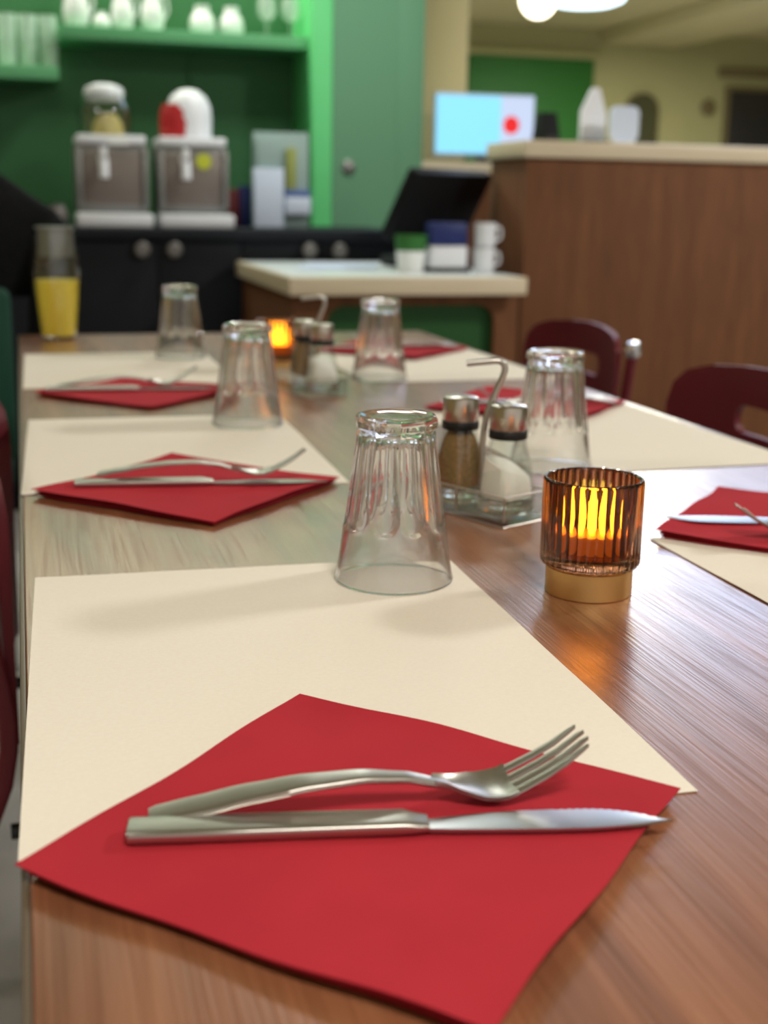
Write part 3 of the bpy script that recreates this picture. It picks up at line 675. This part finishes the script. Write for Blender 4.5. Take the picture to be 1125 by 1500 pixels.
# ================================================================== CANDLE HOLDERS
NR = 36
def rib(r, z, t, i): return r - .0010 * (1 - abs(math.sin(t * NR / 2)) ** .8) if i < 9 else (r + .0003 * (1 - abs(math.sin(t * NR / 2))) if i < 99 else r)
def candle(label, loc, rz=0):
    e = tag(empty('candle_holder', loc, rz), label, 'candle holder', 'amber ribbed candle holders with gold bases')
    lathe('gold_base', [(0, 0), (.0292, 0), (.0298, .0006), (.0298, .0186), (.0292, .0192), (0, .0192)], 64, 'gold', e)
    lathe('glass_cup', [(0, .0194), (.0300, .0194), (.0318, .0200), (.0338, .0218), (.0344, .0240), (.0344, .05), (.0344, .0785), (.0338, .0803), (.0330, .0810), (.0318, .0808), (.0308, .0798), (.0304, .078), (.0302, .05), (.0296, .032), (.0282, .0290), (0, .0285)], NR * 8, 'amber', e, rib, 60)
    tl = lathe('tealight', [(0, .0287), (.0185, .0287), (.0188, .0292), (.0188, .0400), (.0175, .0414), (0, .0410)], 32, 'wax', e)
    lathe('flame', [(0, .0415), (.0062, .0418), (.0104, .0460), (.0118, .0510), (.0100, .0580), (.0060, .0650), (.0020, .0710), (0, .0725)], 20, 'flame', tl)
    return e
cn = candle('amber ribbed glass candle holder on gold base, the nearer of two', (.380, .772, T + .0001))
dup(cn, (.388, 1.93, T + .0001), (0, 0, .3), 'glowing amber candle holder far down the table, blurred')

# ================================================================== SALT AND PEPPER STANDS
def sq(hw, r_, rnd, n=48):
    """rounded square -> circle blend: superellipse exponent from rnd"""
    out = []
    for k in range(n):
        t = 2 * math.pi * k / n + math.pi / 4; c, s_ = math.cos(t), math.sin(t)
        out.append((hw * math.copysign(abs(c) ** (2 / rnd), c), hw * math.copysign(abs(s_) ** (2 / rnd), s_)))
    return out
def stack(name, secs, material, parent, smooth=45):
    v, f, n = [], [], 48
    for z, hw, ex in secs:
        if hw == 0: hw = 1e-5
        v += [(x, y, z) for x, y in sq(hw, 0, ex, n)]
    for i in range(len(secs) - 1):
        for k in range(n): f.append((i * n + k, i * n + (k + 1) % n, (i + 1) * n + (k + 1) % n, (i + 1) * n + k))
    f.append(tuple(range(n))); f.append(tuple(range((len(secs) - 1) * n, len(secs) * n)))
    return pyd(name, v, f, material, parent, smooth)
def shaker(kind, loc, rz, label, group):
    e = tag(empty(kind + '_shaker', loc, rz), label, 'shaker', group)
    stack('glass_body', [(0, .0200, 5), (.001, .0214, 5), (.008, .0210, 5), (.02, .0200, 5), (.04, .0176, 4), (.055, .0155, 2.6), (.064, .0148, 2), (.0645, .0125, 2), (.064, .0125, 2), (.055, .0136, 2.6), (.04, .0158, 4), (.02, .0184, 5), (.0135, .0190, 5), (.0125, .0178, 5)], 'thin_glass', e)
    stack('glass_foot', [(.0012, .0180, 5), (.002, .0194, 5), (.0115, .0188, 5), (.012, .0176, 5)], 'glass', e)
    if kind == 'salt':
        # a heap that leans to one side
        v, f, n, rg = [], [], 32, 7
        for i in range(rg):
            for x, y in sq(1, 0, 4.5, n):
                if i == 0: z, s_ = .0137, .0180
                elif i == 1: z, s_ = .024, .0172
                else:
                    s_ = .0158 * (1 - (i - 2) / (rg - 2) * .999) ** .7
                    z = .0385 + .006 * (1 - (s_ / .0158) ** 2)
                zz = z + ((-x * .0040 + y * .0055) * s_ / .0158 if i >= 2 else 0)
                v.append((x * s_, y * s_, zz))
        for i in range(rg - 1):
            for k in range(n): f.append((i * n + k, i * n + (k + 1) % n, (i + 1) * n + (k + 1) % n, (i + 1) * n + k))
        f.append(tuple(range(n))); f.append(tuple(range((rg - 1) * n, rg * n)))
        pyd('salt_fill', v, f, 'salt', e, 60)
    else:
        stack('pepper_fill', [(.0137, .0185, 5), (.02, .0179, 5), (.04, .0153, 4), (.054, .0132, 2.6), (.0605, .0110, 2), (.061, .004, 2)], 'pepper', e, 60)
    lathe('seal_ring', [(.0130, .0632), (.0158, .0632), (.0163, .0640), (.0163, .0702), (.0158, .0708), (.0130, .0708)], 40, 'rubber', e)
    lathe('cap', [(0, .0709), (.0156, .0709), (.0159, .0715), (.0154, .0885), (.0148, .0905), (.0132, .0914), (0, .0918)], 48, 'brushed', e)
    return e
def stand(loc, rz, names, group):
    st = tag(empty('condiment_stand', loc, rz), names[0], 'condiment stand', 'salt and pepper stands')
    # local y runs along the two shakers
    W_, L_ = .0272, .056
    box('base_plate', -W_, W_, -L_, L_, .0, .0040, 'thin_glass', st, .0006)
    for s in (-1, 1):
        box('long_wall', s * W_ - .0009, s * W_ + .0009, -L_, L_, .0042, .0235, 'thin_glass', st, .0003, 1)
        box('end_wall', -W_ + .0012, W_ - .0012, s * L_ - .0009, s * L_ + .0009, .0042, .0235, 'thin_glass', st, .0003, 1)
    box('divider', -W_ + .0012, W_ - .0012, -.0009, .0009, .0042, .0225, 'thin_glass', st, .0003, 1)
    box('base_rim', -W_ - .0004, W_ + .0004, -L_ - .0004, L_ + .0004, -.0012, -.0001, 'brushed', st, .0003, 1)
    for s in (-1, 1):
        tube('top_rail', [(s * W_, -L_, .0242), (s * W_, L_, .0242)], .0009, 'brushed', st, 8)
        tube('end_rail', [(-W_, s * L_, .0242), (W_, s * L_, .0242)], .0009, 'brushed', st, 8)
        for q in (-1, 1): tube('corner_post', [(s * W_, q * L_, .0041), (s * W_, q * L_, .0240)], .0009, 'brushed', st, 8)
        tube('middle_post', [(s * W_, 0, .0041), (s * W_, 0, .0240)], .0012, 'brushed', st, 8)
    inv = Matrix.Rotation(-rz, 3, 'Z'); d = inv @ Vector((.963, -.27, 0))
    path = [(a + .0125, z) for a, z in [(-.010, .026), (-.0105, .06), (-.008, .083), (-.001, .103), (.0050, .118), (.0058, .1245), (.0030, .1288), (-.002, .1298), (-.012, .1288), (-.0265, .1272)]]
    tube('hook_handle', spline([d * a + Vector((0, .0, z)) for a, z in path], 6), .0028, 'steel', st, 12)
    rod_x = d * path[0][0]
    tube('handle_stem', [rod_x + Vector((0, 0, .0042)), rod_x + Vector((0, 0, .0265))], .0028, 'steel', st, 12)
    rot = Matrix.Rotation(rz, 3, 'Z')
    for kind, yy, lab in (('salt', -.0285, names[1]), ('pepper', .0285, names[2])):
        p = Vector(loc) + rot @ Vector((.0035, yy, .0042)); shaker(kind, p, rz, lab, kind + ' shakers')
stand((.3835, 1.0065, T + .0014), R(25.5), ('clear condiment stand with hooked steel handle beside the amber candle', 'glass salt shaker with steel cap in the near stand', 'glass pepper shaker with brown pepper in the near stand'), '')
stand((.392, 1.715, T + .0014), R(12), ('blurred condiment stand far down the table before the glowing candle', 'blurred salt shaker in the far condiment stand', 'blurred pepper shaker in the far condiment stand'), '')

# ================================================================== JUICE CARAFE
cf = tag(empty('carafe', (.074, 2.455, T + .0002)), 'glass carafe of yellow juice at the far left end of the table', 'carafe')
lathe('glass_body', [(0, 0), (.030, 0), (.033, .002), (.040, .08), (.042, .12), (.040, .15), (.035, .17), (.034, .198), (.0325, .198), (.0335, .17), (.0385, .15), (.0402, .12), (.0385, .08), (.0315, .006), (0, .006)], 40, 'thin_glass', cf)
lathe('juice', [(0, .0065), (.0305, .0065), (.0312, .010), (.0380, .08), (.0395, .108), (0, .108)], 40, 'juice', cf)
lathe('stopper', [(0, .150), (.030, .150), (.0315, .158), (.0318, .170), (.032, .199), (.036, .200), (.036, .204), (0, .205)], 32, 'side_steel', cf)
